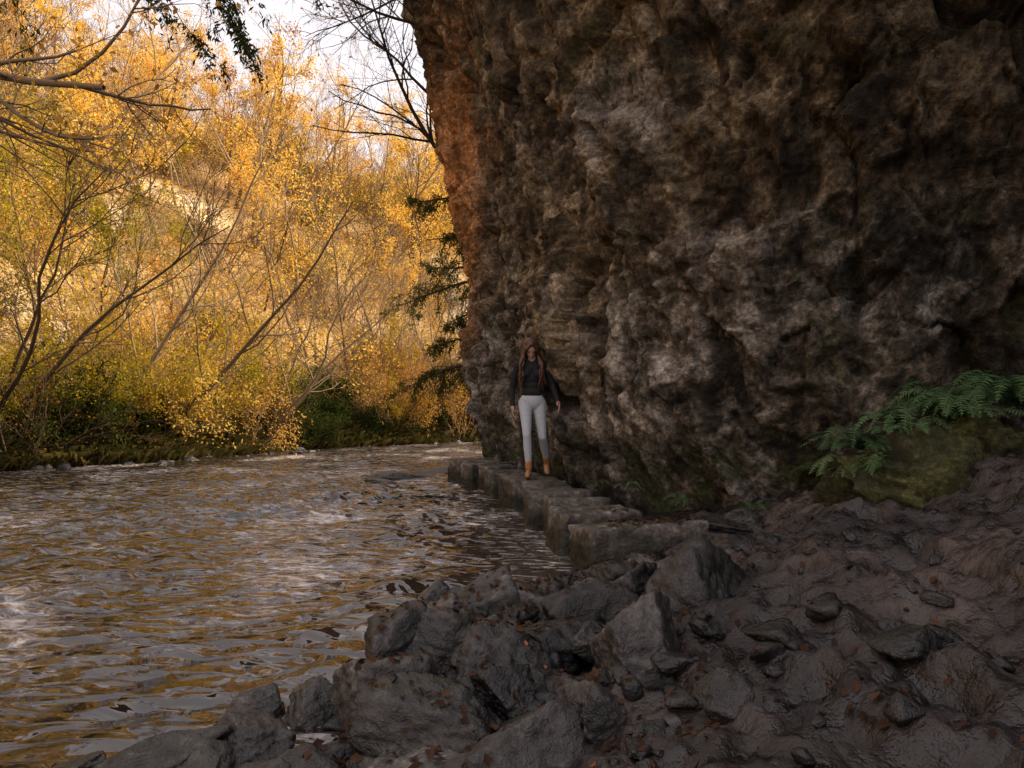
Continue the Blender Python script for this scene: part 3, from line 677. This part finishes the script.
for s_ in (-1,1):
    for k in range(11):
        a=k/10.
        p0=np.array(hp(s_*.006,-.045+.04*a,.112-.02*a));p1=np.array(hp(s_*(.062+.018*a),-.06+.07*a,.035))
        p2=np.array(hp(s_*(.078+.012*a),-.045+.08*a,-.06))
        p3=np.array([s_*(.090+.05*hr.rand()),-.17+.16*a+.01*hr.normal(),1.34]);
        p4=np.array([s_*(.080+.075*hr.rand()),-.165+.11*a,1.22+.02*hr.normal()])
        p5=np.array([s_*(.07+.10*hr.rand()),-.15+.10*a,1.04+.09*hr.rand()])
        for q0,q1,r0,r1 in ((p0,p1,.016,.018),(p1,p2,.018,.017),(p2,p3,.017,.017),(p3,p4,.017,.014),(p4,p5,.014,.005)): cap(tuple(q0),tuple(q1),r0,r1,0)
for k in range(12):
    x_=-.075+.15*k/11
    p1=np.array(hp(x_,.11-.3*abs(x_),0));p2=np.array([x_*1.3,.06,1.40]);p3=np.array([x_*1.5+.01*hr.normal(),.09,1.2]);p4=p3+np.array([.01*hr.normal(),0,-.12-.06*hr.rand()])
    cap(tuple(p1),tuple(p2),.024,.02,0);cap(tuple(p2),tuple(p3),.02,.016,0);cap(tuple(p3),tuple(p4),.016,.005,0)
hair=parts_mesh(A,.006,2,'woman_hair',[M_hair])
dg=bpy.context.evaluated_depsgraph_get();dg.update()
hit,loc_,*_=S.ray_cast(dg,Vector((.20,8.44,1.5)),Vector((0,0,-1)))
zf=loc_.z if hit and loc_.z>.2 else .33
W=D.objects.new('woman',None);COL.objects.link(W)
obj('body',body,W);obj('hair',hair,W)
W.location=(.24,8.66,zf+.008);W.rotation_euler=(0,0,rad(-3))
print('foot z',zf)
tick('woman')
# ------------------------------------------------------------------ fallen leaves: dropped onto whatever lies below
def litter(n,seed,k,sc,s0,s1,cols,name,off=-.05):
    r=np.random.RandomState(seed)
    y=r.uniform(1.7,6,n);x=np.interp(y,RC[2:8,1],RC[2:8,0])+r.gamma(k,sc,n)+off
    P=[];Nn=[]
    for a,b in zip(x,y):
        h,l,nn,_i,ob,_m=S.ray_cast(dg,Vector((a,b,1.0)),Vector((0,0,-1)))
        if not h or nn.z<.35 or ob.name=='river_water': continue
        if ob.name.startswith('river_boulder') and (nn.z<.8 or r.rand()<.5): continue
        P.append(l[:]);Nn.append(nn[:])
    c=np.array(P);nn=np.array(Nn);n=len(c)
    nn=nn+r.normal(size=(n,3))*.28;nn/=np.linalg.norm(nn,axis=1)[:,None]
    a=np.cross(nn,r.normal(size=(n,3)));a/=np.linalg.norm(a,axis=1)[:,None];b=np.cross(nn,a)
    s=r.uniform(s0,s1,n)[:,None];c=c+nn*.008
    V=np.stack([c-a*s,c-a*s*.1+b*s*.62+nn*s*.25,c+a*s+nn*s*.1,c-a*s*.1-b*s*.62+nn*s*.25],1).reshape(-1,3)
    obj(name,mesh_from(name,V,[(np.arange(4*n).reshape(-1,4),0)],[leaf_mat(name+'_mat',cols,.1)],False))
litter(2800,12,1.7,.40,.010,.026,[(.025,.016,.012),(.05,.028,.019),(.08,.042,.025),(.13,.06,.03)],'fallen_leaves')
litter(44,13,2.4,.45,.012,.022,[(.22,.08,.04),(.36,.15,.08),(.33,.20,.12)],'fallen_leaves')
tick('litter')
# ------------------------------------------------------------------ camera, light
cam=D.cameras.new('camera');cam.sensor_width=36;cam.lens=720/1024*36;cam.clip_end=1500
co=D.objects.new('camera',cam);COL.objects.link(co);co.location=(0,0,1.15);co.rotation_euler=(rad(90+2.07),0,0);S.camera=co
sd=Vector((1,.35,0)).normalized();el=rad(42)
dirv=Vector((sd.x*math.cos(el),sd.y*math.cos(el),math.sin(el)))
L=D.lights.new('sun','SUN');L.energy=5;L.angle=rad(.5);L.color=(1,.88,.64)
lo=D.objects.new('sun',L);COL.objects.link(lo);lo.rotation_euler=dirv.to_track_quat('Z','Y').to_euler()
w=D.worlds.new('World');S.world=w;w.use_nodes=True;nt=w.node_tree
sky=nt.nodes.new('ShaderNodeTexSky');sky.sky_type='NISHITA';sky.sun_disc=False;sky.sun_elevation=el
sky.sun_rotation=math.atan2(dirv.x,dirv.y);sky.dust_density=6;sky.air_density=.8;sky.ozone_density=.3
bg=nt.nodes['Background']
nt.links.new(mixc(nt,.65,sky.outputs[0],(3.6,3.15,2.9)),bg.inputs[0]);bg.inputs[1].default_value=.39
S.view_settings.view_transform='Standard';S.view_settings.look='None';S.view_settings.exposure=0
tick('end')
